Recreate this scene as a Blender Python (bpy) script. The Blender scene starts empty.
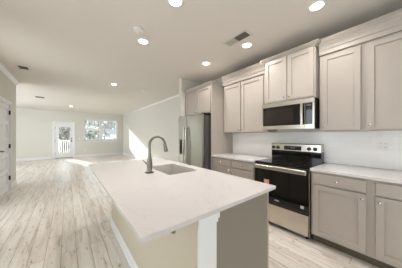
import bpy, bmesh, math, random
from mathutils import Vector, Matrix
R = math.radians
C = bpy.context.scene.collection
S = bpy.context.scene

# ------------------------------------------------------------------ camera
cam_d = bpy.data.cameras.new('camera'); cam = bpy.data.objects.new('camera', cam_d); C.objects.link(cam)
cam.location = (0, 0, 1.315)
cam.rotation_euler = (R(90), 0, -math.atan((201-67.57)/164.94))
cam_d.sensor_width = 36; cam_d.lens = 164.94/402*36
cam_d.shift_y = 1.5/402
cam_d.clip_start = .02; cam_d.clip_end = 300
S.camera = cam
# ------------------------------------------------------------------ world
W = bpy.data.worlds.new('sky'); S.world = W; W.use_nodes = True
bg = W.node_tree.nodes['Background']
bg.inputs[0].default_value = (.84, .93, 1, 1); bg.inputs[1].default_value = 1.5
# ------------------------------------------------------------------ sun (through the far window)
sd = bpy.data.lights.new('sun', 'SUN'); sd.energy = 4.0; sd.angle = R(.8); sd.color = (1, .95, .86)
sun = bpy.data.objects.new('sun', sd); C.objects.link(sun)
sun.rotation_euler = Vector((.26, -1, -.344)).to_track_quat('-Z', 'Y').to_euler()
sun.location = (-2, 20, 8)
CAN_W = 2.8
# ------------------------------------------------------------------ view
S.view_settings.view_transform = 'Standard'; S.view_settings.look = 'None'
S.view_settings.exposure = 1.6; S.view_settings.gamma = 1; S.view_settings.use_curve_mapping = False

# ================================================================== materials
def lin(c): return tuple(((v/255+.055)/1.055)**2.4 if v > 10 else v/255/12.92 for v in c)+(1,)
def mat(name, rgb, rough=.5, metal=0, spec=.5, bump=0, bscale=60, var=0, vscale=3, coat=0):
    m = bpy.data.materials.new(name); m.use_nodes = True
    n = m.node_tree.nodes; l = m.node_tree.links; b = n['Principled BSDF']
    b.inputs['Base Color'].default_value = lin(rgb); b.inputs['Roughness'].default_value = rough
    b.inputs['Metallic'].default_value = metal; b.inputs['Specular IOR Level'].default_value = spec
    b.inputs['Coat Weight'].default_value = coat
    tc = n.new('ShaderNodeTexCoord')
    if var:
        t = n.new('ShaderNodeTexNoise'); t.inputs['Scale'].default_value = vscale; t.inputs['Detail'].default_value = 4
        l.new(tc.outputs['Object'], t.inputs['Vector'])
        mx = n.new('ShaderNodeMix'); mx.data_type = 'RGBA'
        mx.inputs[6].default_value = lin(tuple(max(0, v-var) for v in rgb)); mx.inputs[7].default_value = lin(tuple(min(255, v+var) for v in rgb))
        l.new(t.outputs['Fac'], mx.inputs[0]); l.new(mx.outputs[2], b.inputs['Base Color'])
    if bump:
        t = n.new('ShaderNodeTexNoise'); t.inputs['Scale'].default_value = bscale
        l.new(tc.outputs['Object'], t.inputs['Vector'])
        bp = n.new('ShaderNodeBump'); bp.inputs['Strength'].default_value = bump; bp.inputs['Distance'].default_value = .002
        l.new(t.outputs['Fac'], bp.inputs['Height']); l.new(bp.outputs['Normal'], b.inputs['Normal'])
    return m
def brushed(name, rgb, rough=.28, axis=2):
    m = mat(name, rgb, rough, 1)
    n = m.node_tree.nodes; l = m.node_tree.links; b = n['Principled BSDF']
    tc = n.new('ShaderNodeTexCoord'); mp = n.new('ShaderNodeMapping')
    sc = [220, 220, 220]; sc[axis] = 3; mp.inputs['Scale'].default_value = sc
    t = n.new('ShaderNodeTexNoise'); t.inputs['Scale'].default_value = 1; t.inputs['Detail'].default_value = 2
    l.new(tc.outputs['Object'], mp.inputs[0]); l.new(mp.outputs[0], t.inputs['Vector'])
    mr = n.new('ShaderNodeMapRange'); mr.inputs[3].default_value = rough-.02; mr.inputs[4].default_value = rough+.04
    l.new(t.outputs['Fac'], mr.inputs[0]); l.new(mr.outputs[0], b.inputs['Roughness'])
    return m
M = {}
M['ceiling'] = mat('ceiling_paint', (227, 221, 213), .9, bump=.1, bscale=90)
M['wall'] = mat('wall_paint', (222, 220, 211), .85, bump=.1, bscale=120)
M['trim'] = mat('white_trim_paint', (238, 238, 240), .4)
M['cab'] = mat('taupe_cabinet_paint', (178, 169, 160), .42, var=3, vscale=5)
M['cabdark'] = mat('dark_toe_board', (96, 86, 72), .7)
M['islandend'] = mat('shaded_taupe_cabinet_paint', (140, 133, 121), .45, var=2, vscale=4)  # cabinet taupe darkened, the panel's shade put into the colour
M['kneewall'] = mat('beige_kneewall_paint', (206, 196, 177), .7, bump=.05)
M['ss'] = brushed('stainless', (205, 198, 188), .25, 1)
M['ssv'] = brushed('stainless_vertical', (168, 165, 154), .30, 2)
M['sinkss'] = mat('satin_sink_steel', (212, 209, 203), .35, .5)
M['nickel'] = mat('brushed_nickel', (138, 134, 127), .28, 1)
M['knob'] = mat('satin_nickel_knob', (214, 208, 198), .22, 1)
M['blackglass'] = mat('black_glass', (12, 11, 10), .06, spec=.6)
M['winglass'] = mat('microwave_window', (38, 33, 29), .08, spec=.6)
M['black'] = mat('black_plastic', (22, 21, 20), .45)
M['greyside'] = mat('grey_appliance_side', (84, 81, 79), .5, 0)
M['hinge'] = mat('dark_bronze_hardware', (54, 50, 45), .4, .6)
M['white'] = mat('white_plastic', (240, 239, 235), .35)
M['ventwhite'] = mat('vent_white', (214, 210, 200), .5)
M['ventshade'] = mat('vent_duct_shade', (60, 57, 52), .9)
M['sticker'] = mat('salmon_sticker', (216, 160, 140), .6)
M['stickw'] = mat('pale_sticker', (200, 196, 190), .6)
M['ext_white'] = mat('exterior_white_vinyl', (235, 235, 232), .6)
M['siding'] = mat('exterior_siding', (226, 226, 226), .7)
M['roofing'] = mat('shingle_roof', (110, 108, 108), .9, var=10, vscale=8)
M['bark'] = mat('tree_bark', (112, 106, 100), .9, var=12, vscale=9)
M['leaf'] = mat('pale_foliage', (150, 148, 140), .9, var=16, vscale=6)
M['grass'] = mat('winter_grass', (120, 116, 98), .95, var=10, vscale=2)
M['deckwood'] = mat('deck_boards', (170, 160, 145), .8, var=8, vscale=4)

def emis(name, rgb, s):
    m = bpy.data.materials.new(name); m.use_nodes = True; b = m.node_tree.nodes['Principled BSDF']
    b.inputs['Base Color'].default_value = lin(rgb); b.inputs['Emission Color'].default_value = lin(rgb); b.inputs['Emission Strength'].default_value = s
    return m
M['lens'] = emis('lamp_lens', (255, 246, 230), 4)
M['digits'] = emis('display_digits', (120, 140, 150), .12)

def glass_mat():
    m = bpy.data.materials.new('window_glass'); m.use_nodes = True; n = m.node_tree.nodes; l = m.node_tree.links
    n.remove(n['Principled BSDF'])
    t = n.new('ShaderNodeBsdfTransparent'); t.inputs[0].default_value = (.95, .97, .96, 1)
    g = n.new('ShaderNodeBsdfGlossy'); g.inputs['Roughness'].default_value = .02
    f = n.new('ShaderNodeFresnel'); f.inputs[0].default_value = 1.45
    mx = n.new('ShaderNodeMixShader')
    l.new(f.outputs[0], mx.inputs[0]); l.new(t.outputs[0], mx.inputs[1]); l.new(g.outputs[0], mx.inputs[2])
    l.new(mx.outputs[0], n['Material Output'].inputs[0]); return m
M['glass'] = glass_mat()

def floor_mat():
    m = mat('wood_plank_floor', (200, 192, 180), .30, spec=.7); n = m.node_tree.nodes; l = m.node_tree.links; b = n['Principled BSDF']
    tc = n.new('ShaderNodeTexCoord'); mp = n.new('ShaderNodeMapping'); mp.inputs['Rotation'].default_value = (0, 0, R(90))
    l.new(tc.outputs['Object'], mp.inputs[0])
    br = n.new('ShaderNodeTexBrick'); br.offset = .37; br.offset_frequency = 2
    br.inputs['Color1'].default_value = (0, 0, 0, 1); br.inputs['Color2'].default_value = (1, 1, 1, 1); br.inputs['Mortar'].default_value = (.5, .5, .5, 1)
    br.inputs['Scale'].default_value = 1; br.inputs['Mortar Size'].default_value = .0017; br.inputs['Mortar Smooth'].default_value = .2
    br.inputs['Brick Width'].default_value = 1.25; br.inputs['Row Height'].default_value = .135; br.inputs['Bias'].default_value = 0
    l.new(mp.outputs[0], br.inputs['Vector'])
    # grain, different for each board
    sx = n.new('ShaderNodeSeparateColor'); l.new(br.outputs['Color'], sx.inputs[0])
    ad = n.new('ShaderNodeVectorMath'); ad.operation = 'ADD'
    cb = n.new('ShaderNodeCombineXYZ'); ml = n.new('ShaderNodeMath'); ml.operation = 'MULTIPLY'; ml.inputs[1].default_value = 37
    l.new(sx.outputs[0], ml.inputs[0]); l.new(ml.outputs[0], cb.inputs[0]); l.new(ml.outputs[0], cb.inputs[2])
    mg = n.new('ShaderNodeMapping'); mg.inputs['Scale'].default_value = (14, 1.3, 1)
    l.new(tc.outputs['Object'], mg.inputs[0]); l.new(mg.outputs[0], ad.inputs[0]); l.new(cb.outputs[0], ad.inputs[1])
    ng = n.new('ShaderNodeTexNoise'); ng.inputs['Scale'].default_value = 1.2; ng.inputs['Detail'].default_value = 6; ng.inputs['Roughness'].default_value = .65; ng.inputs['Distortion'].default_value = .6
    l.new(ad.outputs[0], ng.inputs['Vector'])
    rg = n.new('ShaderNodeValToRGB'); e = rg.color_ramp.elements
    e[0].position = .26; e[0].color = lin((158, 140, 124)); e[1].position = .70; e[1].color = lin((244, 240, 236))
    k = e.new(.45); k.color = lin((225, 216, 206)); l.new(ng.outputs['Fac'], rg.inputs[0])
    # board tone
    mt = n.new('ShaderNodeMix'); mt.data_type = 'RGBA'; mt.blend_type = 'MULTIPLY'; mt.inputs[0].default_value = 1
    rt = n.new('ShaderNodeValToRGB'); rt.color_ramp.elements[0].color = (.88, .86, .84, 1); rt.color_ramp.elements[1].color = (1, 1, 1, 1)
    l.new(sx.outputs[0], rt.inputs[0]); l.new(rg.outputs[0], mt.inputs[6]); l.new(rt.outputs[0], mt.inputs[7])
    # knots and cracks
    mk = n.new('ShaderNodeMapping'); mk.inputs['Scale'].default_value = (17, 6, 1); l.new(tc.outputs['Object'], mk.inputs[0])
    nk = n.new('ShaderNodeTexNoise'); nk.inputs['Scale'].default_value = 1.6; nk.inputs['Detail'].default_value = 3; l.new(mk.outputs[0], nk.inputs['Vector'])
    rk = n.new('ShaderNodeValToRGB'); rk.color_ramp.elements[0].position = .64; rk.color_ramp.elements[0].color = (0, 0, 0, 1); rk.color_ramp.elements[1].position = .72; rk.color_ramp.elements[1].color = (.6, .6, .6, 1)
    l.new(nk.outputs['Fac'], rk.inputs[0])
    m2 = n.new('ShaderNodeMix'); m2.data_type = 'RGBA'; m2.inputs[7].default_value = lin((118, 104, 90))
    l.new(rk.outputs[0], m2.inputs[0]); l.new(mt.outputs[2], m2.inputs[6])
    m3 = n.new('ShaderNodeMix'); m3.data_type = 'RGBA'; m3.inputs[7].default_value = lin((112, 98, 84))
    l.new(br.outputs['Fac'], m3.inputs[0]); l.new(m2.outputs[2], m3.inputs[6]); l.new(m3.outputs[2], b.inputs['Base Color'])
    return m
M['floor'] = floor_mat()

def quartz():
    m = mat('white_quartz', (236, 232, 227), .05); n = m.node_tree.nodes; l = m.node_tree.links; b = n['Principled BSDF']
    tc = n.new('ShaderNodeTexCoord'); t = n.new('ShaderNodeTexNoise'); t.inputs['Scale'].default_value = 2.3; t.inputs['Detail'].default_value = 5; t.inputs['Distortion'].default_value = 1.6
    l.new(tc.outputs['Object'], t.inputs['Vector'])
    r = n.new('ShaderNodeValToRGB'); e = r.color_ramp.elements
    e[0].position = .485; e[0].color = lin((219, 214, 215)); e[1].position = .515; e[1].color = lin((219, 214, 215)); k = e.new(.5); k.color = lin((213, 207, 207))
    l.new(t.outputs['Fac'], r.inputs[0]); l.new(r.outputs[0], b.inputs['Base Color']); return m
M['quartz'] = quartz()

def tile():
    m = mat('white_subway_tile', (250, 250, 249), .2); n = m.node_tree.nodes; l = m.node_tree.links; b = n['Principled BSDF']
    tc = n.new('ShaderNodeTexCoord'); sp = n.new('ShaderNodeSeparateXYZ'); cb = n.new('ShaderNodeCombineXYZ')
    l.new(tc.outputs['Object'], sp.inputs[0]); l.new(sp.outputs[1], cb.inputs[0]); l.new(sp.outputs[2], cb.inputs[1])
    br = n.new('ShaderNodeTexBrick'); br.inputs['Scale'].default_value = 1; br.inputs['Brick Width'].default_value = .152; br.inputs['Row Height'].default_value = .0762
    br.inputs['Mortar Size'].default_value = .0015; br.inputs['Mortar Smooth'].default_value = .3
    br.inputs['Color1'].default_value = lin((247, 246, 244)); br.inputs['Color2'].default_value = lin((244, 243, 241)); br.inputs['Mortar'].default_value = lin((238, 237, 234))
    l.new(cb.outputs[0], br.inputs['Vector']); l.new(br.outputs['Color'], b.inputs['Base Color'])
    return m
M['tile'] = tile()

# ================================================================== mesh helpers
def box(bm, x0, x1, y0, y1, z0, z1):
    v = [bm.verts.new(p) for p in ((x0,y0,z0),(x1,y0,z0),(x1,y1,z0),(x0,y1,z0),(x0,y0,z1),(x1,y0,z1),(x1,y1,z1),(x0,y1,z1))]
    for f in ((3,2,1,0),(4,5,6,7),(0,1,5,4),(1,2,6,5),(2,3,7,6),(3,0,4,7)): bm.faces.new([v[i] for i in f])
    return v
def B(*a):
    bm = bmesh.new()
    for k in a: box(bm, *k)
    return bm
def lathe(bm, prof, mtx=Matrix(), seg=24):
    """prof: (radius, height) pairs, turned about local Z"""
    rings = []
    for r, h in prof:
        if r < 1e-6: rings.append([bm.verts.new(mtx @ Vector((0, 0, h)))])
        else: rings.append([bm.verts.new(mtx @ Vector((r*math.cos(2*math.pi*i/seg), r*math.sin(2*math.pi*i/seg), h))) for i in range(seg)])
    for a, b in zip(rings, rings[1:]):
        for i in range(seg):
            j = (i+1) % seg
            if len(a) == 1 and len(b) > 1: bm.faces.new((a[0], b[j], b[i]))
            elif len(b) == 1 and len(a) > 1: bm.faces.new((a[i], a[j], b[0]))
            elif len(a) > 1: bm.faces.new((a[i], a[j], b[j], b[i]))
    for r, flip in ((rings[0], True), (rings[-1], False)):
        if len(r) > 1: bm.faces.new(r[::-1] if flip else r)
def tube(bm, pts, rad, seg=14):
    pts = [Vector(p) for p in pts]; rads = rad if isinstance(rad, (list, tuple)) else [rad]*len(pts)
    rings = []; up = None
    for i, p in enumerate(pts):
        t = (pts[min(i+1, len(pts)-1)]-pts[max(i-1, 0)]).normalized()
        if up is None: up = t.orthogonal().normalized()
        up = (up-t*up.dot(t)).normalized(); s = t.cross(up)
        rings.append([bm.verts.new(p+(up*math.cos(2*math.pi*k/seg)+s*math.sin(2*math.pi*k/seg))*rads[i]) for k in range(seg)])
    for a, b in zip(rings, rings[1:]):
        for i in range(seg):
            j = (i+1) % seg; bm.faces.new((a[i], a[j], b[j], b[i]))
    bm.faces.new(rings[0][::-1]); bm.faces.new(rings[-1])
def sweep(bm, path, prof):
    """profile (out, z) swept along an XY path; out is to the left of travel; mitred"""
    P = [Vector(p) for p in path]; rings = []
    for i, p in enumerate(P):
        ns = []
        if i > 0: d = (P[i]-P[i-1]).normalized(); ns.append(Vector((-d.y, d.x)))
        if i < len(P)-1: d = (P[i+1]-P[i]).normalized(); ns.append(Vector((-d.y, d.x)))
        n = ns[0] if len(ns) == 1 else (ns[0]+ns[1])/(1+ns[0].dot(ns[1]))
        rings.append([bm.verts.new((p.x+n.x*o, p.y+n.y*o, z)) for o, z in prof])
    k = len(prof)
    for a, b in zip(rings, rings[1:]):
        for i in range(k):
            j = (i+1) % k; bm.faces.new((a[i], a[j], b[j], b[i]))
    bm.faces.new(rings[0][::-1]); bm.faces.new(rings[-1])
def origin(o):
    v = Vector((0, 0, 0))
    while o: v += o.location; o = o.parent
    return v
def obj(name, bm, m, parent=None, bevel=0, smooth=False, bseg=2):
    bmesh.ops.recalc_face_normals(bm, faces=bm.faces)
    if parent: bmesh.ops.translate(bm, verts=bm.verts, vec=-origin(parent))
    else:
        c = Vector((0, 0, 0))
        lo = Vector([min(v.co[i] for v in bm.verts) for i in range(3)]); hi = Vector([max(v.co[i] for v in bm.verts) for i in range(3)])
        c = Vector(((lo.x+hi.x)/2, (lo.y+hi.y)/2, lo.z))
        bmesh.ops.translate(bm, verts=bm.verts, vec=-c)
    me = bpy.data.meshes.new(name); bm.to_mesh(me); bm.free()
    me.materials.append(M[m])
    o = bpy.data.objects.new(name, me); C.objects.link(o)
    if parent: o.parent = parent
    else: o.location = c
    if smooth:
        for p in me.polygons: p.use_smooth = True
        try: me.set_sharp_from_angle(angle=R(40))
        except Exception: pass
    if bevel:
        b = o.modifiers.new('bevel', 'BEVEL'); b.width = bevel; b.segments = bseg; b.limit_method = 'ANGLE'; b.angle_limit = R(40)
    return o
def thing(name, loc, label, cat, group=None):
    o = bpy.data.objects.new(name, None); C.objects.link(o); o.location = loc; o.empty_display_size = .1
    o['label'] = label; o['category'] = cat
    if group: o['group'] = group
    return o
def tag(o, label, cat, group=None, kind=None):
    o['label'] = label; o['category'] = cat
    if group: o['group'] = group
    if kind: o['kind'] = kind
    return o
def struct(name, bm, m, label, cat, **k):
    o = obj(name, bm, m, None, **k); o['kind'] = 'structure'; o['label'] = label; o['category'] = cat
    return o

# ================================================================== room shell
H = 2.745; XK = 2.97; XL = 3.02; XW = -1.08; YB = 12.44; YF = -2.6; XF = -3.4
o = struct('floor', B((XF-.2, XL+.2, YF-.2, YB+.15, -.12, 0)), 'floor', 'pale greige wood plank floor with dark knots and seams', 'floor')
o = struct('ceiling', B((XF-.2, XL+.2, YF-.2, YB+.15, H, H+.15)), 'ceiling', 'flat off white painted ceiling over kitchen and living room', 'ceiling')
struct('wall_right', B((XK, XK+.2, YF-.2, 3.55, 0, H)), 'wall', 'kitchen wall behind the cabinets and range', 'wall')
struct('wall_living', B((XL, XL+.15, 3.55, YB+.15, 0, H)), 'wall', 'plain living room side wall with a slanting sunlit patch', 'wall')
struct('wall_stub', B((2.20, XL+.1, 3.50, 3.61, 0, H)), 'wall', 'short wall standing out beside the refrigerator', 'wall')
# back wall with door and window openings
DX0, DX1, DZ = -.58, .28, 2.04
WX0, WX1, WZ0, WZ1 = .77, 2.68, .985, 2.36
struct('wall_back', B((XF-.2, DX0, YB, YB+.15, 0, H), (DX0, DX1, YB, YB+.15, DZ, H), (DX1, WX0, YB, YB+.15, 0, H),
                      (WX0, WX1, YB, YB+.15, 0, WZ0), (WX0, WX1, YB, YB+.15, WZ1, H), (WX1, XL, YB, YB+.15, 0, H)), 'wall',
       'far beige living room wall with glazed door and double window', 'wall')
# near left wall, holding the panelled door; out-of-view openings added for daylight
LD0, LD1 = 5.16, 5.97
struct('wall_left', B((XW-.12, XW, 4.5, LD0-.02, 0, H), (XW-.12, XW, YF, 4.5, 2.5, H), (XW-.12, XW, -.2, 1.2, 0, 2.5), (XW-.12, XW, 2.1, 3.2, 0, 2.5), (XW-.12, XW, LD0-.02, LD1+.02, 2.06, H), (XW-.12, XW, LD1+.02, 6.60, 0, H)), 'wall',
       'left hand wall with the white panelled door', 'wall')
struct('wall_side', B((XF-.15, XF, YF-.2, YB, 2.5, H), *[(XF-.15, XF, a, b, 0, 2.5) for a, b in ((YF-.2, -2.0), (.8, 1.2), (4.2, 6.2), (8.0, 8.9), (10.9, YB))]), 'wall', 'far side wall of the space left of the living room', 'wall')  # gaps in this unseen wall added to bring daylight indoors
# behind the camera: unseen wall, its opening added to let in daylight
struct('wall_front', B((XF, -2.9, YF-.15, YF, 0, H), (-2.9, -1.0, YF-.15, YF, 0, H), (-1.0, .5, YF-.15, YF, 0, H), (.5, 1.2, YF-.15, YF, 2.45, H), (1.2, XK, YF-.15, YF, 0, H)), 'wall',
       'wall behind the viewer with an opening added for daylight', 'wall')

bbp = [(0, 0), (.016, 0), (.016, .105), (.010, .118), (.006, .135), (0, .135)]
def baseboard(name, path, label):
    bm = bmesh.new(); sweep(bm, path, bbp); return struct(name, bm, 'trim', label, 'baseboard')
baseboard('baseboard_right', [(XL, 3.61), (XL, YB)], 'white baseboard along the living room side wall')
baseboard('baseboard_back', [(WX1+.38, YB), (DX1+.085, YB)], 'white baseboard under the double window')
baseboard('baseboard_backleft', [(DX0-.085, YB), (XF, YB)], 'white baseboard left of the glazed door')
baseboard('baseboard_left', [(XW-.12, 6.60), (XW, 6.60), (XW, LD1+.085)], 'white baseboard at the end of the left wall')
# narrow crown at top of left wall
bm = bmesh.new(); sweep(bm, [(XW-.12, 6.60), (XW, 6.60), (XW, YF)], [(0, H-.075), (.012, H-.075), (.06, H-.014), (.06, H), (0, H)])
struct('trim_1', bm, 'trim', 'white crown strip along top of the left wall', 'crown molding')

bm = bmesh.new(); sweep(bm, [(XL, 3.62), (XL, YB)], [(0, H-.06), (.012, H-.06), (.045, H-.012), (.045, H), (0, H)])
struct('trim_10', bm, 'trim', 'thin white crown strip along top of the living room side wall', 'crown molding')
# ------------------------------------------------------------------ panelled door in left wall
def panel_door():
    bm = bmesh.new(); x0, x1 = XW-.055, XW-.015
    y0, y1, z0, z1 = LD0+.003, LD1-.003, .012, 2.032
    st = .11; n = 5; rail = .10; ph = (z1-z0-rail*(n+1)-.06)/n
    box(bm, x0, x1, y0, y0+st, z0, z1); box(bm, x0, x1, y1-st, y1, z0, z1)
    z = z0
    for i in range(n+1):
        r = rail+(.06 if i == 0 else 0)
        box(bm, x0, x1, y0+st, y1-st, z, z+r); z += r
        if i < n:
            box(bm, x0+.012, x1-.020, y0+st, y1-st, z, z+ph)
            box(bm, x0+.008, x1-.008, y0+st+.035, y1-st-.035, z+.035, z+ph-.035)
            z += ph
    d = struct('door_1', bm, 'trim', 'white five panel interior door with dark lever in left wall', 'door', bevel=.002)
    for hz in (1.86, 1.06, .30):
        b = B((XW-.016, XW+.004, LD1-.012, LD1+.012, hz-.05, hz+.05)); tube(b, [(XW+.008, LD1, hz-.05), (XW+.008, LD1, hz+.05)], .008)
        obj('hinge', b, 'hinge', d)
    b = bmesh.new(); yk = LD0+.10; zk = .98
    lathe(b, [(.032, 0), (.032, .008), (.012, .012), (.012, .05)], Matrix.Translation((XW-.015, yk, zk)) @ Matrix.Rotation(R(90), 4, 'Y'))
    tube(b, [(XW+.03, yk-.005, zk), (XW+.035, yk+.05, zk), (XW+.033, yk+.12, zk-.003)], [.011, .010, .008])
    obj('door_handle', b, 'hinge', d, smooth=True)
    cs = bmesh.new(); cp = .07
    box(cs, XW, XW+.018, LD1+.012, LD1+.012+cp, 0, 2.055+cp); box(cs, XW, XW+.018, LD0-.012-cp, LD0-.012, 0, 2.055+cp); box(cs, XW, XW+.018, LD0-.012, LD1+.012, 2.055, 2.055+cp)
    struct('trim_2', cs, 'trim', 'white casing round the panelled door', 'door casing', bevel=.004)
    struct('trim_3', B((XW-.12, XW, LD0-.0199, LD0, 0, 2.04), (XW-.12, XW, LD1, LD1+.0199, 0, 2.04), (XW-.12, XW, LD0-.0199, LD1+.0199, 2.04, 2.0599)), 'trim', 'white jamb of the panelled door', 'door jamb')
panel_door()
# ------------------------------------------------------------------ glazed exterior door
def glazed_door():
    y0, y1 = YB+.03, YB+.075
    gx0, gx1, gz0, gz1 = -.40, .11, .32, 1.82; x0, x1 = -.545, .245
    bm = B((x0, gx0, y0, y1, .03, 2.0), (gx1, x1, y0, y1, .03, 2.0), (gx0, gx1, y0, y1, .03, gz0), (gx0, gx1, y0, y1, gz1, 2.0))
    t = .025
    for a in ((gx0-t, gx0+.012, gz0-t, gz1+t), (gx1-.012, gx1+t, gz0-t, gz1+t), (gx0, gx1, gz0-t, gz0+.012), (gx0, gx1, gz1-.012, gz1+t)):
        box(bm, a[0], a[1], y0-.012, y0, a[2], a[3])
    d = struct('door_2', bm, 'trim', 'white exterior door with one tall glass pane in far wall', 'door', bevel=.002)
    obj('glass_pane', B((gx0-.005, gx1+.005, y0+.018, y0+.026, gz0-.005, gz1+.005)), 'glass', d)
    for z, lev in ((.99, 1), (1.12, 0)):
        b = bmesh.new(); lathe(b, [(.034, 0), (.034, .01), (.014, .014), (.014, .05)], Matrix.Translation((.19, y0, z)) @ Matrix.Rotation(R(90), 4, 'X'))
        if lev: tube(b, [(.19, y0-.05, z), (.13, y0-.055, z), (.08, y0-.05, z)], .010)
        obj('door_handle' if lev else 'deadbolt', b, 'hinge', d, smooth=True)
    for z in (.3, 1.02, 1.75): obj('hinge', B((x0-.012, x0+.006, y0-.006, y0+.004, z-.05, z+.05)), 'hinge', d)
    j = struct('trim_4', B((DX0, x0-.004, YB, YB+.15, 0, DZ), (x1+.004, DX1, YB, YB+.15, 0, DZ), (x0-.004, x1+.004, YB, YB+.15, 2.004, DZ)), 'trim', 'white jamb of the glazed door', 'door jamb')
    struct('trim_5', B((DX0-.075, DX0+.01, YB-.02, YB, 0, DZ+.075), (DX1-.01, DX1+.075, YB-.02, YB, 0, DZ+.075), (DX0+.01, DX1-.01, YB-.02, YB, DZ-.01, DZ+.075)), 'trim', 'white casing round the glazed door', 'door casing', bevel=.004)
    struct('trim_6', B((x0-.004, x1+.004, YB+.005, YB+.16, 0, .028)), 'nickel', 'metal threshold below the glazed door', 'threshold')
glazed_door()
# ------------------------------------------------------------------ double window
def window():
    y0 = YB+.06; y1 = YB+.12; bm = bmesh.new(); mid = 1.70; f = .045
    box(bm, WX0, WX0+f, y0, y1, WZ0, WZ1); box(bm, WX1-f, WX1, y0, y1, WZ0, WZ1); box(bm, mid-.05, mid+.05, y0-.01, y1, WZ0, WZ1)
    for a, b in ((WX0+f, mid-.05), (mid+.05, WX1-f)):
        box(bm, a, b, y0, y1, WZ0, WZ0+f); box(bm, a, b, y0, y1, WZ1-f, WZ1)
    w = struct('window_1', bm, 'trim', 'white double window of two sash units in far wall', 'window', bevel=.002)
    for a, b in ((WX0+f, mid-.05), (mid+.05, WX1-f)):
        for k, (z0, z1, yy) in enumerate(((WZ0+f, 1.70, y0+.006), (1.655, WZ1-f, y0+.032))):
            s = .035
            sb = B((a, a+s, yy, yy+.025, z0, z1), (b-s, b, yy, yy+.025, z0, z1), (a+s, b-s, yy, yy+.025, z0, z0+s+.01), (a+s, b-s, yy, yy+.025, z1-s-.01, z1))
            so = obj('window_sash', sb, 'trim', w); obj('glass_pane', B((a+s-.004, b-s+.004, yy+.010, yy+.015, z0+s, z1-s)), 'glass', so)
    struct('trim_7', B((WX0-.05, WX1+.05, YB-.05, YB+.058, WZ0-.03, WZ0), (WX0-.03, WX1+.03, YB-.018, YB, WZ0-.10, WZ0-.03)), 'trim', 'white sill below the double window', 'window sill', bevel=.003)
    struct('trim_8', B((WX0, WX0+.012, YB, y0, WZ0, WZ1), (WX1-.012, WX1, YB, y0, WZ0, WZ1), (WX0, WX1, YB, y0, WZ1-.012, WZ1)), 'trim', 'white jamb of the double window', 'window jamb')
window()

# ------------------------------------------------------------------ tiled backsplash
struct('trim_9', B((2.962, 2.9705, -1.2, 2.498, .916, 1.372)), 'tile', 'white subway tile backsplash above the counters', 'backsplash')

# ================================================================== cabinetry
def shaker(bm, xf, y0, y1, z0, z1, fr=.058, th=.02):
    """door or drawer front facing -X"""
    box(bm, xf, xf+th, y0, y0+fr, z0, z1); box(bm, xf, xf+th, y1-fr, y1, z0, z1)
    box(bm, xf, xf+th, y0+fr, y1-fr, z0, z0+fr); box(bm, xf, xf+th, y0+fr, y1-fr, z1-fr, z1)
    box(bm, xf+.013, xf+th-.002, y0+fr-.001, y1-fr+.001, z0+fr-.001, z1-fr+.001)
def knob(parent, x, y, z, dirx=-1):
    bm = bmesh.new(); m = Matrix.Translation((x, y, z)) @ Matrix.Rotation(R(90*dirx), 4, 'Y')
    lathe(bm, [(.009, 0), (.0065, .004), (.006, .014), (.013, .019), (.0155, .024), (.013, .029), (.006, .0315), (0, .032)], m, 16)
    return obj('knob', bm, 'knob', parent, smooth=True)
def door(parent, xf, y0, y1, z0, z1, ky=None, kz=None, name='door'):
    bm = bmesh.new(); shaker(bm, xf, y0, y1, z0, z1)
    d = obj(name, bm, 'cab', parent, bevel=.0015)
    if ky is not None: knob(d, xf, ky, kz)
    return d
def drawer(parent, xf, y0, y1, z0, z1):
    bm = B((xf, xf+.02, y0, y1, z0, z1)); d = obj('drawer', bm, 'cab', parent, bevel=.004)
    knob(d, xf, (y0+y1)/2, (z0+z1)/2); return d

XB = 2.343      # base cabinet face frame
def base_cabinet(y0, y1, stiles, label):
    """stiles: list of (front y0, y1, knob y)"""
    t = thing('base_cabinet', ((XB+XK)/2, (y0+y1)/2, 0), label, 'cabinet')
    obj('cabinet_body', B((XB, XK-.002, y0, y1, .105, .882)), 'cab', t)
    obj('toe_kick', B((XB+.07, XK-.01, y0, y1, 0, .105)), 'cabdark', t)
    for a, b, ky in stiles:
        drawer(t, XB-.024, a, b, .738, .860)
        door(t, XB-.024, a, b, .125, .722, ky, .672)
    return t
base_cabinet(1.505, 2.498, [(1.525, 1.985, 1.955), (2.005, 2.480, 2.035)], 'low taupe cabinet between refrigerator panel and range, two drawers over doors')
base_cabinet(-.36, .728, [(.245, .705, .272), (-.315, .178, .150)], 'low taupe cabinet right of the range, with two drawers over doors')

XU = 2.664      # upper cabinet face frame; doors at 2.64
crown_full = [(0, 2.388), (.026, 2.388), (.026, 2.440), (.036, 2.444), (.036, 2.456), (.030, 2.460), (.034, 2.484), (.050, 2.512), (.052, 2.524), (.062, 2.530), (.068, 2.552), (.076, 2.556), (.076, 2.580), (0, 2.580)]
def upper_cabinet(y0, y1, doors, label, xf=XU, z0=1.372, z1=2.41, crown=None, prof=None, dz=(1.385, 2.362), kz=1.435):
    t = thing('wall_cabinet', ((xf+XK)/2, (y0+y1)/2, z0), label, 'cabinet')
    obj('cabinet_body', B((xf, XK-.002, y0, y1, z0, z1)), 'cab', t)
    for a, b, ky in doors: door(t, xf-.024, a, b, dz[0], dz[1], ky, kz)
    if crown:
        bm = bmesh.new(); sweep(bm, crown, prof); obj('crown_molding', bm, 'cab', t)
    return t
upper_cabinet(1.476, 2.498, [(1.545, 2.016, 1.99), (2.040, 2.480, 2.066)], 'tall taupe wall cabinet with two doors between refrigerator and microwave',
              crown=[(XU, 1.476), (XU, 2.498)], prof=crown_full)
upper_cabinet(.298, .728, [(.322, .698, .672)], 'taupe single door wall cabinet immediately right of the microwave',
              crown=[(XU, .2962), (XU, .728)], prof=crown_full)
upper_cabinet(-.36, .296, [(-.31, .270, .242)], 'taupe wall cabinet at the right edge of the picture',
              crown=[(XU, -.36), (XU, .2958)], prof=crown_full)
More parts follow.
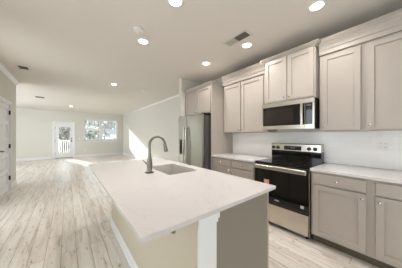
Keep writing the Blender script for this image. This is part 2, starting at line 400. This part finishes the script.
crown_mic = [(0, 2.510), (.012, 2.510), (.014, 2.518), (.030, 2.526), (.042, 2.540), (.052, 2.546), (.055, 2.558), (0, 2.558)]
upper_cabinet(.748, 1.472, [(.766, 1.102, 1.076), (1.114, 1.454, 1.142)], 'short taupe two door wall cabinet mounted above the microwave', xf=2.566, z0=1.828, z1=2.520,
              crown=[(XU, .748), (2.555, .748), (2.555, 1.472), (XU, 1.472)], prof=crown_mic, dz=(1.848, 2.505), kz=1.89)
# refrigerator surround
crown_f = [(0, 2.375), (.008, 2.375), (.014, 2.392), (.03, 2.41), (.036, 2.428), (0, 2.428)]
t = thing('wall_cabinet', (2.6, 3.0, 1.79), 'taupe two door cabinet mounted above the refrigerator', 'cabinet')
obj('cabinet_body', B((2.325, XK-.002, 2.520, 3.498, 1.79, 2.40)), 'cab', t)
door(t, 2.30, 2.545, 3.005, 1.805, 2.372, 2.975, 1.85); door(t, 2.30, 3.018, 3.475, 1.805, 2.372, 3.045, 1.85)
bm = bmesh.new(); sweep(bm, [(2.60, 2.499), (2.30, 2.499), (2.30, 3.498)], crown_f); obj('crown_molding', bm, 'cab', t)
tag(obj('end_panel', B((2.30, XK-.002, 2.4995, 2.5195, 0, 2.374)), 'cab', bevel=.001), 'tall flat taupe panel standing against the refrigerator side', 'panel')

# ================================================================== counters
def slab(name, x0, x1, y0, y1, z0, z1, hole=None):
    bm = bmesh.new()
    if not hole: box(bm, x0, x1, y0, y1, z0, z1)
    else:
        xs = [x0, hole[0], hole[1], x1]; ys = [y0, hole[2], hole[3], y1]
        vt = {}; 
        for k, z in enumerate((z0, z1)):
            for i, x in enumerate(xs):
                for j, y in enumerate(ys): vt[i, j, k] = bm.verts.new((x, y, z))
        for i in range(3):
            for j in range(3):
                if i == 1 and j == 1: continue
                bm.faces.new((vt[i,j,1], vt[i+1,j,1], vt[i+1,j+1,1], vt[i,j+1,1])); bm.faces.new((vt[i,j,0], vt[i,j+1,0], vt[i+1,j+1,0], vt[i+1,j,0]))
        for i in range(3):
            for j, s in ((0, 0), (3, 1)): bm.faces.new((vt[i,j,0], vt[i+1,j,0], vt[i+1,j,1], vt[i,j,1]))
        for j in range(3):
            for i in (0, 3): bm.faces.new((vt[i,j,0], vt[i,j+1,0], vt[i,j+1,1], vt[i,j,1]))
        for a, b in (((1,1),(2,1)), ((2,1),(2,2)), ((2,2),(1,2)), ((1,2),(1,1))):
            bm.faces.new((vt[a[0],a[1],0], vt[b[0],b[1],0], vt[b[0],b[1],1], vt[a[0],a[1],1]))
        bm.normal_update()
        # round the island's outer corners in plan
    return obj(name, bm, 'quartz', bevel=.003)
ZC = .914
tag(slab('countertop', 2.30, 2.961, 1.502, 2.4985, .884, ZC), 'white quartz counter left of the range', 'countertop')
tag(slab('countertop', 2.30, 2.961, -.38, .730, .884, ZC), 'white quartz counter right of the range', 'countertop')
SX0, SX1, SY0, SY1 = .805, 1.18, 1.50, 2.10
tag(slab('island_countertop', .225, 1.295, .648, 2.79, .888, ZC, (SX0, SX1, SY0, SY1)), 'large white quartz top of the kitchen island with sink cutout', 'countertop')

# ================================================================== island base
isl = thing('kitchen_island', (.87, 1.7, 0), 'kitchen island base with beige back, white corner post and taupe end panel coloured darker for shade', 'island')
obj('back_panel', B((.505, .575, .8005, 2.72, 0, .887), (.505, .5195, .672, .8005, 0, .887)), 'kneewall', isl)['label'] = 'beige painted back panel under the counter overhang'
bm = bmesh.new(); sweep(bm, [(.505, .674), (.505, 2.72), (.575, 2.72)],
      [(0, 0), (.020, 0), (.020, .015), (.014, .02), (.014, .085), (.009, .10), (.005, .108), (0, .108)])
obj('base_molding', bm, 'trim', isl)
p = obj('post', B((.520, .655, .668, .80, 0, .887)), 'trim', isl, bevel=.002); p['label'] = 'white square corner post'
bm = B((.520, .672, .659, .80, .85, .887), (.520, .664, .663, .80, .828, .85)); obj('capital', bm, 'trim', p, bevel=.003)
obj('plinth', B((.520, .667, .656, .80, 0, .13)), 'trim', p, bevel=.003)
obj('end_panel', B((.6552, 1.235, .69, .708, .0, .887)), 'islandend', isl)['label'] = 'flat taupe end panel coloured darker for shade'
obj('cabinet_body', B((.575, 1.235, .72, SY0-.06, .105, .887), (.575, 1.235, SY1+.06, 2.72, .105, .887), (.575, .70, SY0-.06, SY1+.06, .105, .887), (.70, 1.235, SY0-.06, SY1+.06, .105, .60)), 'cab', isl)
obj('toe_kick', B((.58, 1.17, .72, 2.72, 0, .105)), 'cab', isl)
obj('face_edge', B((1.235, 1.255, .688, .722, .0, .887)), 'cab', isl)
for (a, b, ky) in ((.73, 1.17, 1.14), (1.42, 1.79, 1.77), (1.80, 2.17, 1.83)):
    bm = bmesh.new(); shaker(bm, -1.257, a, b, .125, .722 if a < 1 else .868)
    for v in bm.verts: v.co.x = -v.co.x
    d = obj('door', bm, 'cab', isl, bevel=.0015); knob(d, 1.257, ky, .67, 1)
d = obj('drawer', B((1.237, 1.257, .73, 1.17, .738, .868)), 'cab', isl, bevel=.003); knob(d, 1.257, .95, .80, 1)
tag(obj('support_bracket', B((.375, .504, .668, .698, .880, .8875), (.376, .392, .672, .694, .860, .880)), 'nickel', bevel=.001),
    'small steel bracket under the island counter overhang', 'bracket')

# ------------------------------------------------------------------ sink
def sink():
    t = thing('kitchen_sink', ((SX0+SX1)/2, (SY0+SY1)/2, .66), 'stainless steel undermount sink set into the island', 'sink')
    w = .012; a, b, c, d = SX0-.002, SX1+.002, SY0-.002, SY1+.002; zt, zb = .8875, .68
    bm = bmesh.new()
    # bowl: inner and outer shells with rounded corners
    def ring(x0, x1, y0, y1, r, z):
        out = []
        for cx, cy, a0 in ((x1-r, y1-r, 0), (x0+r, y1-r, 90), (x0+r, y0+r, 180), (x1-r, y0+r, 270)):
            for k in range(6): out.append(bm.verts.new((cx+r*math.cos(R(a0+18*k)), cy+r*math.sin(R(a0+18*k)), z)))
        return out
    rs = [ring(a-w, b+w, c-w, d+w, .03, zt), ring(a, b, c, d, .025, zt), ring(a+.006, b-.006, c+.006, d-.006, .03, zb+.02), ring(a+.03, b-.03, c+.03, d-.03, .04, zb),
          ring((a+b)/2-.05, (a+b)/2+.05, (c+d)/2-.05, (c+d)/2+.05, .049, zb-.004)]
    ro = [ring(a-w, b+w, c-w, d+w, .03, zb-.012)]
    for p, q in zip(rs, rs[1:]):
        for i in range(24): bm.faces.new((p[i], p[(i+1) % 24], q[(i+1) % 24], q[i]))
    bm.faces.new(rs[-1])
    for i in range(24): bm.faces.new((rs[0][i], ro[0][i], ro[0][(i+1) % 24], rs[0][(i+1) % 24]))
    bm.faces.new(ro[0][::-1])
    obj('basin', bm, 'sinkss', t, smooth=True)
    bm = bmesh.new(); lathe(bm, [(.045, 0), (.045, .003), (.03, .004), (.028, .001), (0, .001)], Matrix.Translation(((SX0+SX1)/2, (SY0+SY1)/2, .677)))
    obj('drain', bm, 'nickel', t, smooth=True)
sink()
# ------------------------------------------------------------------ faucet
def faucet():
    x, y, z = .69, 1.74, ZC
    t = thing('faucet', (x, y, z), 'brushed nickel gooseneck faucet standing beside the island sink', 'faucet')
    T = Matrix.Translation((x, y, z)); bm = bmesh.new()
    lathe(bm, [(.034, 0), (.034, .006), (.031, .012), (.029, .02), (.029, .075), (.030, .082), (.030, .095), (.027, .115), (.022, .15), (.017, .19), (.014, .21)], T)
    obj('faucet_body', bm, 'nickel', t, smooth=True)
    bm = bmesh.new(); lathe(bm, [(.048, 0), (.048, .005), (.034, .007)], T); obj('base_ring', bm, 'black', t, smooth=True)
    r = .090; zc = z+.298; pts = [(x, y, z+.19), (x, y, z+.24)]
    for k in range(0, 15): a = R(180-k*12.5); pts.append((x+r+r*math.cos(a), y, zc+r*math.sin(a)))
    e = Vector(pts[-1]); d = (Vector(pts[-1])-Vector(pts[-2])).normalized()
    bm = bmesh.new(); tube(bm, pts, .0138); obj('gooseneck', bm, 'nickel', t, smooth=True)
    bm = bmesh.new(); tube(bm, [e, e+d*.015, e+d*.05, e+d*.085, e+d*.092], [.017, .019, .021, .024, .020]); obj('spray_head', bm, 'nickel', t, smooth=True)
    bm = bmesh.new(); tube(bm, [(x, y+.015, z+.085), (x-.01, y+.045, z+.088), (x-.03, y+.075, z+.115), (x-.04, y+.09, z+.135)], [.013, .012, .008, .006]); obj('lever', bm, 'nickel', t, smooth=True)
faucet()

# ================================================================== range
def kitchen_range():
    y0, y1 = .737, 1.497; t = thing('range', (2.64, (y0+y1)/2, 0), 'stainless electric range with black glass cooktop and oven door', 'range')
    xf = 2.335
    obj('range_body', B((xf, 2.955, y0, y1, .055, .895)), 'black', t)
    for yy in (y0+.05, y1-.05):
        for xx in (xf+.05, 2.88):
            b = bmesh.new(); lathe(b, [(.018, 0), (.018, .01), (.01, .012), (.01, .056)], Matrix.Translation((xx, yy, 0))); obj('leg', b, 'black', t)
    ct = obj('cooktop', B((xf-.02, 2.955, y0, y1, .897, .917)), 'blackglass', t, bevel=.003)
    for (cx, cy, r) in ((2.46, .93, .10), (2.46, 1.31, .08), (2.72, .93, .075), (2.72, 1.31, .10)):
        b = bmesh.new(); bmesh.ops.create_cone
        n = 40; z = .9172
        a = [b.verts.new((cx+r*math.cos(2*math.pi*i/n), cy+r*math.sin(2*math.pi*i/n), z)) for i in range(n)]
        c = [b.verts.new((cx+(r-.003)*math.cos(2*math.pi*i/n), cy+(r-.003)*math.sin(2*math.pi*i/n), z)) for i in range(n)]
        for i in range(n): b.faces.new((a[i], a[(i+1) % n], c[(i+1) % n], c[i]))
        obj('burner_ring', b, 'greyside', ct)
    d = obj('oven_door', B((xf-.035, xf-.001, y0+.004, y1-.004, .330, .845)), 'blackglass', t, bevel=.004)
    obj('trim_strip', B((xf-.034, xf-.001, y0+.004, y1-.004, .846, .890)), 'black', d, bevel=.003)
    b = bmesh.new(); hz = .853
    for yy in (y0+.05, y1-.05): box(b, xf-.072, xf-.030, yy-.018, yy+.018, hz-.015, hz+.015)
    box(b, xf-.094, xf-.062, y0+.015, y1-.015, hz-.031, hz+.031)
    obj('oven_handle', b, 'ss', d, bevel=.0145, bseg=4)
    # tiny badge, service label and salmon sticker on the glass
    b = bmesh.new(); lathe(b, [(.5, 0), (.5, .001)], Matrix.Translation((xf-.0352, 1.14, .395)) @ Matrix.Rotation(R(-90), 4, 'Y') @ Matrix.Diagonal((.018, .07, 1, 1)))
    obj('badge', b, 'stickw', d)
    obj('label_sticker', B((xf-.0362, xf-.035, .795, .835, .39, .425)), 'stickw', d)
    obj('paper_tag', B((xf-.0362, xf-.035, 1.255, 1.335, .585, .665)), 'sticker', d)
    obj('side_trim', B((xf-.018, xf-.0005, y0, y0+.0035, .06, .892)), 'ss', t)
    obj('storage_drawer', B((xf-.03, xf-.001, y0+.012, y1-.004, .055, .318)), 'ss', t, bevel=.004)
    # backguard
    bm = bmesh.new()
    def pr(bm, prof, a, c):
        A = [bm.verts.new((x, a, z)) for x, z in prof]; Cc = [bm.verts.new((x, c, z)) for x, z in prof]; n = len(prof)
        for i in range(n): bm.faces.new((A[i], A[(i+1) % n], Cc[(i+1) % n], Cc[i]))
        bm.faces.new(A[::-1]); bm.faces.new(Cc)
    pr(bm, [(2.955, 1.068), (2.814, 1.068), (2.822, 1.176), (2.835, 1.184), (2.955, 1.184)], y0+.016, y1-.008)
    g = obj('control_panel', bm, 'ss', t, bevel=.002)
    obj('backguard', B((2.826, 2.955, y0+.016, y1-.008, .9175, 1.067)), 'blackglass', t)
    obj('display', B((2.811, 2.822, 1.01, 1.27, 1.080, 1.146)), 'blackglass', g, bevel=.002)
    bd = bmesh.new()
    for i, yy in enumerate((1.16, 1.145, 1.125, 1.11)): box(bd, 2.8104, 2.8112, yy-.005, yy+.003, 1.110, 1.124)
    obj('clock_digits', bd, 'digits', g)
    for yy in (.825, .905, 1.375, 1.45):
        b = bmesh.new(); lathe(b, [(.027, 0), (.027, .004), (.022, .006), (.020, .030), (.017, .033), (0, .033)], Matrix.Translation((2.818, yy, 1.112)) @ Matrix.Rotation(R(-90), 4, 'Y'))
        box(b, 2.780, 2.788, yy-.004, yy+.004, 1.094, 1.130)
        obj('knob', b, 'black', g, smooth=True)
kitchen_range()

# ================================================================== microwave
def microwave():
    y0, y1, z0, z1 = .752, 1.502, 1.405, 1.826; xf = 2.565
    t = thing('microwave', (2.76, (y0+y1)/2, z0), 'stainless over-the-range microwave with dark window below short cabinet', 'microwave')
    obj('microwave_body', B((xf, XK-.01, y0, y1, z0+.012, z1)), 'black', t)
    obj('vent_trim', B((xf-.028, xf-.001, y0, y1, z1-.062, z1-.002)), 'ss', t, bevel=.003)
    split = .866
    d = obj('microwave_door', B((xf-.030, xf-.001, split, y1, z0+.002, z0+.062), (xf-.030, xf-.001, y1-.016, y1, z0+.062, z1-.065), (xf-.028, xf-.001, split, y1-.016, z0+.062, z1-.065)), 'ss', t, bevel=.002)
    obj('door_glass', B((xf-.0315, xf-.0285, split+.002, y1-.018, z0+.064, z1-.067)), 'blackglass', d)
    obj('window', B((xf-.0325, xf-.0310, split+.15, y1-.06, z0+.095, z1-.10)), 'winglass', d)
    b = bmesh.new(); hy = split+.028
    for zz in (z0+.09, z1-.10): tube(b, [(xf-.03, hy, zz), (xf-.062, hy, zz)], .010)
    n = 9; tube(b, [(xf-.060-.012*math.sin(math.pi*i/(n-1)), hy, z0+.066+(.285)*i/(n-1)) for i in range(n)], .019)
    obj('microwave_handle', b, 'ss', d, smooth=True)
    p = obj('control_panel', B((xf-.030, xf-.001, y0, split-.002, z0+.002, z1-.064)), 'ss', t, bevel=.002)
    obj('keypad', B((xf-.0315, xf-.0285, y0+.022, split-.004, z0+.064, z1-.067)), 'blackglass', p)
    b = bmesh.new()
    for i in range(4): box(b, xf-.0322, xf-.0314, .795+.014*i, .803+.014*i, 1.722, 1.732)
    obj('clock_digits', b, 'digits', p)
    obj('vent_grille', B((xf+.02, xf+.10, y1-.20, y1-.06, z0-.004, z0+.012)), 'black', t)
    obj('underside_lamp', B((xf+.04, xf+.10, y0+.10, y0+.22, z0+.004, z0+.012)), 'white', t)
microwave()

# ================================================================== refrigerator
def fridge():
    y0, y1 = 2.574, 3.484; xf = 2.115; sp = 3.135; t = thing('refrigerator', (2.55, (y0+y1)/2, 0), 'stainless side by side refrigerator with water dispenser, under a cabinet', 'refrigerator')
    obj('refrigerator_body', B((2.19, 2.93, y0+.004, y1-.004, .02, 1.735)), 'greyside', t, bevel=.004)
    obj('door_gasket', B((2.176, 2.19, y0+.012, y1-.012, .09, 1.74)), 'black', t)
    dm = []
    def fdoor(a, b, label, hole=None):
        bm = bmesh.new(); x0, x1 = xf, 2.175; z0, z1 = .09, 1.762
        if hole:
            h0, h1, hz0, hz1 = hole
            for k in ((x0, x1, a, h0, z0, z1), (x0, x1, h1, b, z0, z1), (x0, x1, h0, h1, z0, hz0), (x0, x1, h0, h1, hz1, z1), (x0+.05, x1, h0, h1, hz0, hz1)): box(bm, *k)
        else: box(bm, x0, x1, a, b, z0, z1)
        d = obj('refrigerator_door', bm, 'ssv', t, bevel=.0 if hole else .010, bseg=3); d['label'] = label; return d
    dr = fdoor(y0, sp-.003, 'wide fresh food door')
    dl = fdoor(sp+.003, y1, 'narrow freezer door with dispenser', (3.225, 3.425, .87, 1.21))
    obj('dispenser', B((xf-.003, xf+.002, 3.218, 3.225, .863, 1.217), (xf-.003, xf+.002, 3.425, 3.432, .863, 1.217), (xf-.003, xf+.002, 3.225, 3.425, 1.13, 1.217), (xf-.003, xf+.05, 3.225, 3.425, .863, .875), (xf+.044, xf+.0505, 3.226, 3.424, .871, 1.13), (xf+.012, xf+.04, 3.30, 3.34, 1.03, 1.13)), 'black', dl)
    for d, yy, s in ((dl, sp+.045, 1), (dr, sp-.045, -1)):
        b = bmesh.new(); n = 13; za, zb = .50, 1.50
        tube(b, [(xf-.045-.022*math.sin(math.pi*i/(n-1)), yy, za+(zb-za)*i/(n-1)) for i in range(n)], .018)
        for zz in (za+.03, zb-.03): tube(b, [(xf+.002, yy, zz), (xf-.05, yy, zz)], .012)
        obj('refrigerator_handle', b, 'ss', d, smooth=True)
    obj('base_grille', B((2.20, 2.25, y0+.02, y1-.02, .0, .08)), 'black', t)
    for a in (y0+.01, y1-.05): obj('hinge_cover', B((2.13, 2.24, a, a+.04, 1.7625, 1.782)), 'black', t, bevel=.003)
fridge()

# ================================================================== electrical plates
def outlet(parent_label, c, axis, gang=1, kind='outlet'):
    """axis 'x': on a wall facing -X, 'y': on a wall facing -Y"""
    x, y, z = c; w = .035*gang+.0+.0 if gang == 1 else .048; h = .057
    t = thing('wall_outlet' if kind == 'outlet' else 'light_switch', c, parent_label, 'outlet' if kind == 'outlet' else 'switch')
    def bx(u0, u1, z0, z1, d0, d1):
        return (x-d1, x-d0, y+u0, y+u1, z+z0, z+z1) if axis == 'x' else (x+u0, x+u1, y-d1, y-d0, z+z0, z+z1)
    obj('cover_plate', B(bx(-w, w, -h, h, 0, .006)), 'white', t, bevel=.002)
    for g in range(gang):
        u = 0 if gang == 1 else (-.020+.040*g)
        if kind == 'outlet':
            bm = B(bx(u-.014, u+.014, -.036, .036, .006, .0085)); r = obj('receptacle', bm, 'white', t, bevel=.001)
            for du in (-.008, .005):
                for dz in (.018, -.024): obj('slot', B(bx(u+du, u+du+.003, dz, dz+.009, .0085, .0088)), 'black', r)
        else: obj('rocker', B(bx(u-.016, u+.016, -.033, .033, .006, .010)), 'white', t, bevel=.002)
outlet('white double outlet plate on the backsplash near the right edge', (2.9618, .165, 1.195), 'x', 2)
outlet('small white switch plate between glazed door and window', (.55, YB, 1.12), 'y', 1, 'switch')
outlet('small white outlet low on far wall under the window', (.86, YB, .40), 'y')

# ================================================================== ceiling fixtures
def can(x, y, label, lit=True):
    t = thing('recessed_light', (x, y, H), label, 'ceiling light', 'recessed ceiling lights'); del t['group']
    bm = bmesh.new(); lathe(bm, [(.085, 0), (.088, -.004), (.070, -.012), (.064, -.012), (.062, -.004), (.062, -.0005)], Matrix.Translation((x, y, H)), 32); obj('trim_ring', bm, 'white', t, smooth=True)
    bm = bmesh.new(); lathe(bm, [(.063, -.001), (.063, -.007), (0, -.0095)], Matrix.Translation((x, y, H)), 32); obj('lens', bm, 'lens', t, smooth=True)
    ld = bpy.data.lights.new('lamp_light', 'AREA'); ld.shape = 'DISK'; ld.size = .12; ld.energy = CAN_W; ld.color = (1, .96, .91); ld.spread = R(150)
    lo = bpy.data.objects.new('lamp_light', ld); C.objects.link(lo); lo.parent = t; lo.location = (0, 0, -.014)
    return t
for x, y, lb in ((.89, 1.53, 'lit recessed ceiling light cut by the top edge of the picture, above the island'),
                 (.89, 2.49, 'lit recessed ceiling light right beside the round smoke detector'),
                 (2.20, 1.57, 'lit recessed ceiling light just right of the ceiling vent'),
                 (2.13, 2.47, 'lit recessed ceiling light nearest the refrigerator cabinet'),
                 (2.13, .61, 'lit recessed ceiling light nearest the right hand wall cabinets'),
                 (1.00, 5.08, 'lit recessed ceiling light over the living room, alone in mid ceiling'),
                 (.13, 10.18, 'small far recessed ceiling light above the glazed door')):
    can(x, y, lb)
def detector(x, y, r, label):
    t = thing('smoke_detector', (x, y, H), label, 'smoke detector')
    bm = bmesh.new(); lathe(bm, [(r, 0), (r, -.010), (r*.92, -.026), (r*.6, -.036), (0, -.038)], Matrix.Translation((x, y, H)), 32); obj('housing', bm, 'white', t, smooth=True)
    bm = bmesh.new(); lathe(bm, [(.010, -.036), (.010, -.040), (0, -.041)], Matrix.Translation((x+.02, y, H)), 12); obj('test_button', bm, 'ventwhite', t)
detector(.74, 2.25, .068, 'round white smoke detector on ceiling beside a recessed light')
detector(1.88, 5.22, .05, 'small round ceiling sensor above the living room side wall')
def vent(x, y, lx, ly, label, banks):
    t = thing('ceiling_vent', (x, y, H), label, 'air vent')
    f = .022; z = H
    obj('frame', B((x-lx, x+lx, y-ly, y-ly+f, z-.008, z), (x-lx, x+lx, y+ly-f, y+ly, z-.008, z), (x-lx, x-lx+f, y-ly+f, y+ly-f, z-.008, z), (x+lx-f, x+lx, y-ly+f, y+ly-f, z-.008, z)), 'ventwhite', t, bevel=.001)
    obj('duct_shade', B((x-lx+f, x+lx-f, y-ly+f, y+ly-f, z-.0015, z-.0005)), 'ventshade', t)  # flat dark sheet, painted as the shade inside the opening
    a0, a1 = y-ly+f, y+ly-f
    nb = len(banks)
    for k, s in enumerate(banks):
        b0 = a0+(a1-a0)*k/nb; b1 = a0+(a1-a0)*(k+1)/nb; n = 7
        bm = bmesh.new()
        for i in range(n):
            yy = b0+(b1-b0)*(i+.5)/n; w = (b1-b0)/n*.55
            p = [(yy-w, z-.0095 if s > 0 else z-.0025), (yy+w, z-.0025 if s > 0 else z-.0095)]
            v = [bm.verts.new((x-lx+f, p[0][0], p[0][1])), bm.verts.new((x+lx-f, p[0][0], p[0][1])), bm.verts.new((x+lx-f, p[1][0], p[1][1])), bm.verts.new((x-lx+f, p[1][0], p[1][1]))]
            u = [bm.verts.new((q.co.x, q.co.y, q.co.z+.001)) for q in v]
            bm.faces.new(v); bm.faces.new(u[::-1])
            for i2 in range(4): bm.faces.new((v[i2], u[i2], u[(i2+1) % 4], v[(i2+1) % 4]))
        obj('louver_bank', bm, 'ventwhite' if s > 0 else 'greyside', t)  # oppositely tilted banks coloured grey, standing in for their shade
vent(1.95, 1.57, .085, .215, 'rectangular ceiling vent with one louvre bank coloured darker for shade above the range aisle', (-1, 1))
vent(-.80, 8.53, .14, .16, 'small ceiling vent toward the far left', (-1,))
vent(-.72, 5.05, .09, .12, 'small ceiling vent close to the crown of the left wall', (-1, 1))

# ================================================================== outside the windows
tag(obj('lawn', B((-45, 45, YB+2.6, 70, -.55, -.35)), 'grass'), 'pale lawn outside beyond the deck', 'lawn'); bpy.data.objects['lawn']['kind'] = 'structure'
o = obj('deck', B((-2.4, 3.4, YB+.16, YB+2.5, -.14, -.03)), 'deckwood'); tag(o, 'wooden deck outside the glazed door', 'deck'); o['kind'] = 'structure'
def railing():
    t = thing('deck_railing', (.5, YB+2.4, -.03), 'white picket railing seen through the glazed door', 'railing')
    y = YB+2.4
    obj('top_rail', B((-2.3, 3.3, y-.04, y+.04, .93, .98)), 'ext_white', t)
    obj('bottom_rail', B((-2.3, 3.3, y-.02, y+.02, .08, .12)), 'ext_white', t)
    for px in (-2.25, -.45, 1.4, 3.25): obj('post', B((px-.05, px+.05, y-.05, y+.05, -.03, 1.05)), 'ext_white', t)
    for i in range(48):
        px = -2.14+i*.113
        obj('picket', B((px-.018, px+.018, y-.018, y+.018, .12, .93)), 'ext_white', t)
railing()
def house(x0, x1, y0, y1, z, rz, label):
    t = thing('house', ((x0+x1)/2, (y0+y1)/2, -.35), label, 'house')
    obj('wall', B((x0, x1, y0, y1, -.35, z)), 'siding', t)
    bm = bmesh.new(); xm = (x0+x1)/2; pts = [(x0-.3, z), (x1+.3, z), (xm, rz)]
    ym = (y0+y1)/2; A = [bm.verts.new(p) for p in ((x0-.3, y0-.3, z), (x1+.3, y0-.3, z), (x1+.3, y1+.3, z), (x0-.3, y1+.3, z), (x0-.3, ym, rz), (x1+.3, ym, rz))]
    for f in ((0, 1, 5, 4), (2, 3, 4, 5), (0, 4, 3), (1, 2, 5), (3, 2, 1, 0)): bm.faces.new([A[i] for i in f])
    obj('roof', bm, 'roofing', t)
    for i in range(4):
        wx = x0+(x1-x0)*(i+.5)/4
        f = obj('window', B((wx-.16, wx+.16, y0-.04, y0+.02, .55, 1.1)), 'ext_white', t); obj('pane', B((wx-.12, wx+.12, y0-.05, y0-.04, .59, 1.06)), 'winglass', f)
house(3.25, 6.4, 18.2, 21.0, 1.45, 2.0, 'low white outbuilding seen through the right half of the double window')
random.seed(11)
def woods():
    t = thing('distant_woods', (3, 27, -.35), 'grey band of bare woods beyond the lawn outside', 'woods')
    bm = bmesh.new(); b2 = bmesh.new()
    for i in range(260):
        x = random.uniform(-8, 16); y = random.uniform(24, 28.5); h = random.uniform(3.2, 4.6)*(1 if y < 26 else 1.1)
        tube(b2, [(x, y, -.35), (x+random.uniform(-.15, .15), y, h*.5), (x+random.uniform(-.3, .3), y, h)], [.07, .05, .015], 5)
        for k in range(46):
            cc = Vector((x+random.gauss(0, .45), y+random.gauss(0, .4), random.uniform(.0, 1)**.8*h)); s = random.uniform(.07, .17)
            a = Vector((random.gauss(0, 1), random.gauss(0, .4), random.gauss(0, 1))).normalized(); b = a.cross(Vector((0, 1, 0))).normalized() if abs(a.y) < .95 else a.orthogonal().normalized()
            bm.faces.new([bm.verts.new(cc+a*s), bm.verts.new(cc+b*s*.7), bm.verts.new(cc-a*s), bm.verts.new(cc-b*s*.7)])
    a = obj('foliage', bm, 'leaf', t); b = obj('trunks', b2, 'bark', t); a['kind'] = 'stuff'; b['kind'] = 'stuff'
woods()
random.seed(4)
def tree(x, y, h, label):
    t = thing('tree', (x, y, -.35), label, 'tree', 'trees outside')
    del t['group']
    bm = bmesh.new(); ends = []
    def grow(p, d, L, r, n):
        q = p+d*L; tube(bm, [p, (p+q)/2+Vector((random.uniform(-1, 1), random.uniform(-1, 1), 0))*L*.04, q], [r, r*.85, r*.65], 5)
        if n == 0: ends.append(q); return
        for k in range(3):
            nd = (d+Vector((random.uniform(-.7, .7), random.uniform(-.7, .7), random.uniform(-.1, .5)))).normalized()
            grow(q, nd, L*.72, r*.62, n-1)
    grow(Vector((x, y, -.35)), Vector((0, 0, 1)), h*.30, h*.02, 4)
    obj('trunk', bm, 'bark', t)
    bm = bmesh.new()
    for e in ends:
        for k in range(9):
            c = e+Vector((random.gauss(0, .28), random.gauss(0, .28), random.gauss(0, .25))); s = random.uniform(.05, .11)
            a = Vector((random.gauss(0, 1), random.gauss(0, 1), random.gauss(0, 1))).normalized(); b = a.orthogonal().normalized()
            bm.faces.new([bm.verts.new(c+a*s), bm.verts.new(c+b*s*.6), bm.verts.new(c-a*s), bm.verts.new(c-b*s*.6)])
    obj('foliage', bm, 'leaf', t)
tree(-.35, 19.5, 3.3, 'small bare tree just outside, seen through the glazed door pane')
tree(1.25, 17.2, 2.6, 'small bare tree outside, seen through the left half of the double window')

# ------------------------------------------------------------------ group phrases for the repeated things
GR = {'recessed_light': 'recessed ceiling lights', 'wall_cabinet': 'taupe wall cabinets', 'base_cabinet': 'taupe base cabinets', 'smoke_detector': 'round ceiling detectors',
      'ceiling_vent': 'ceiling vents', 'wall_outlet': 'white wall outlets', 'tree': 'small bare trees outside', 'countertop': 'quartz counters by the range'}
for o in bpy.data.objects:
    if o.parent is None and o.name.split('.')[0] in GR: o['group'] = GR[o.name.split('.')[0]]
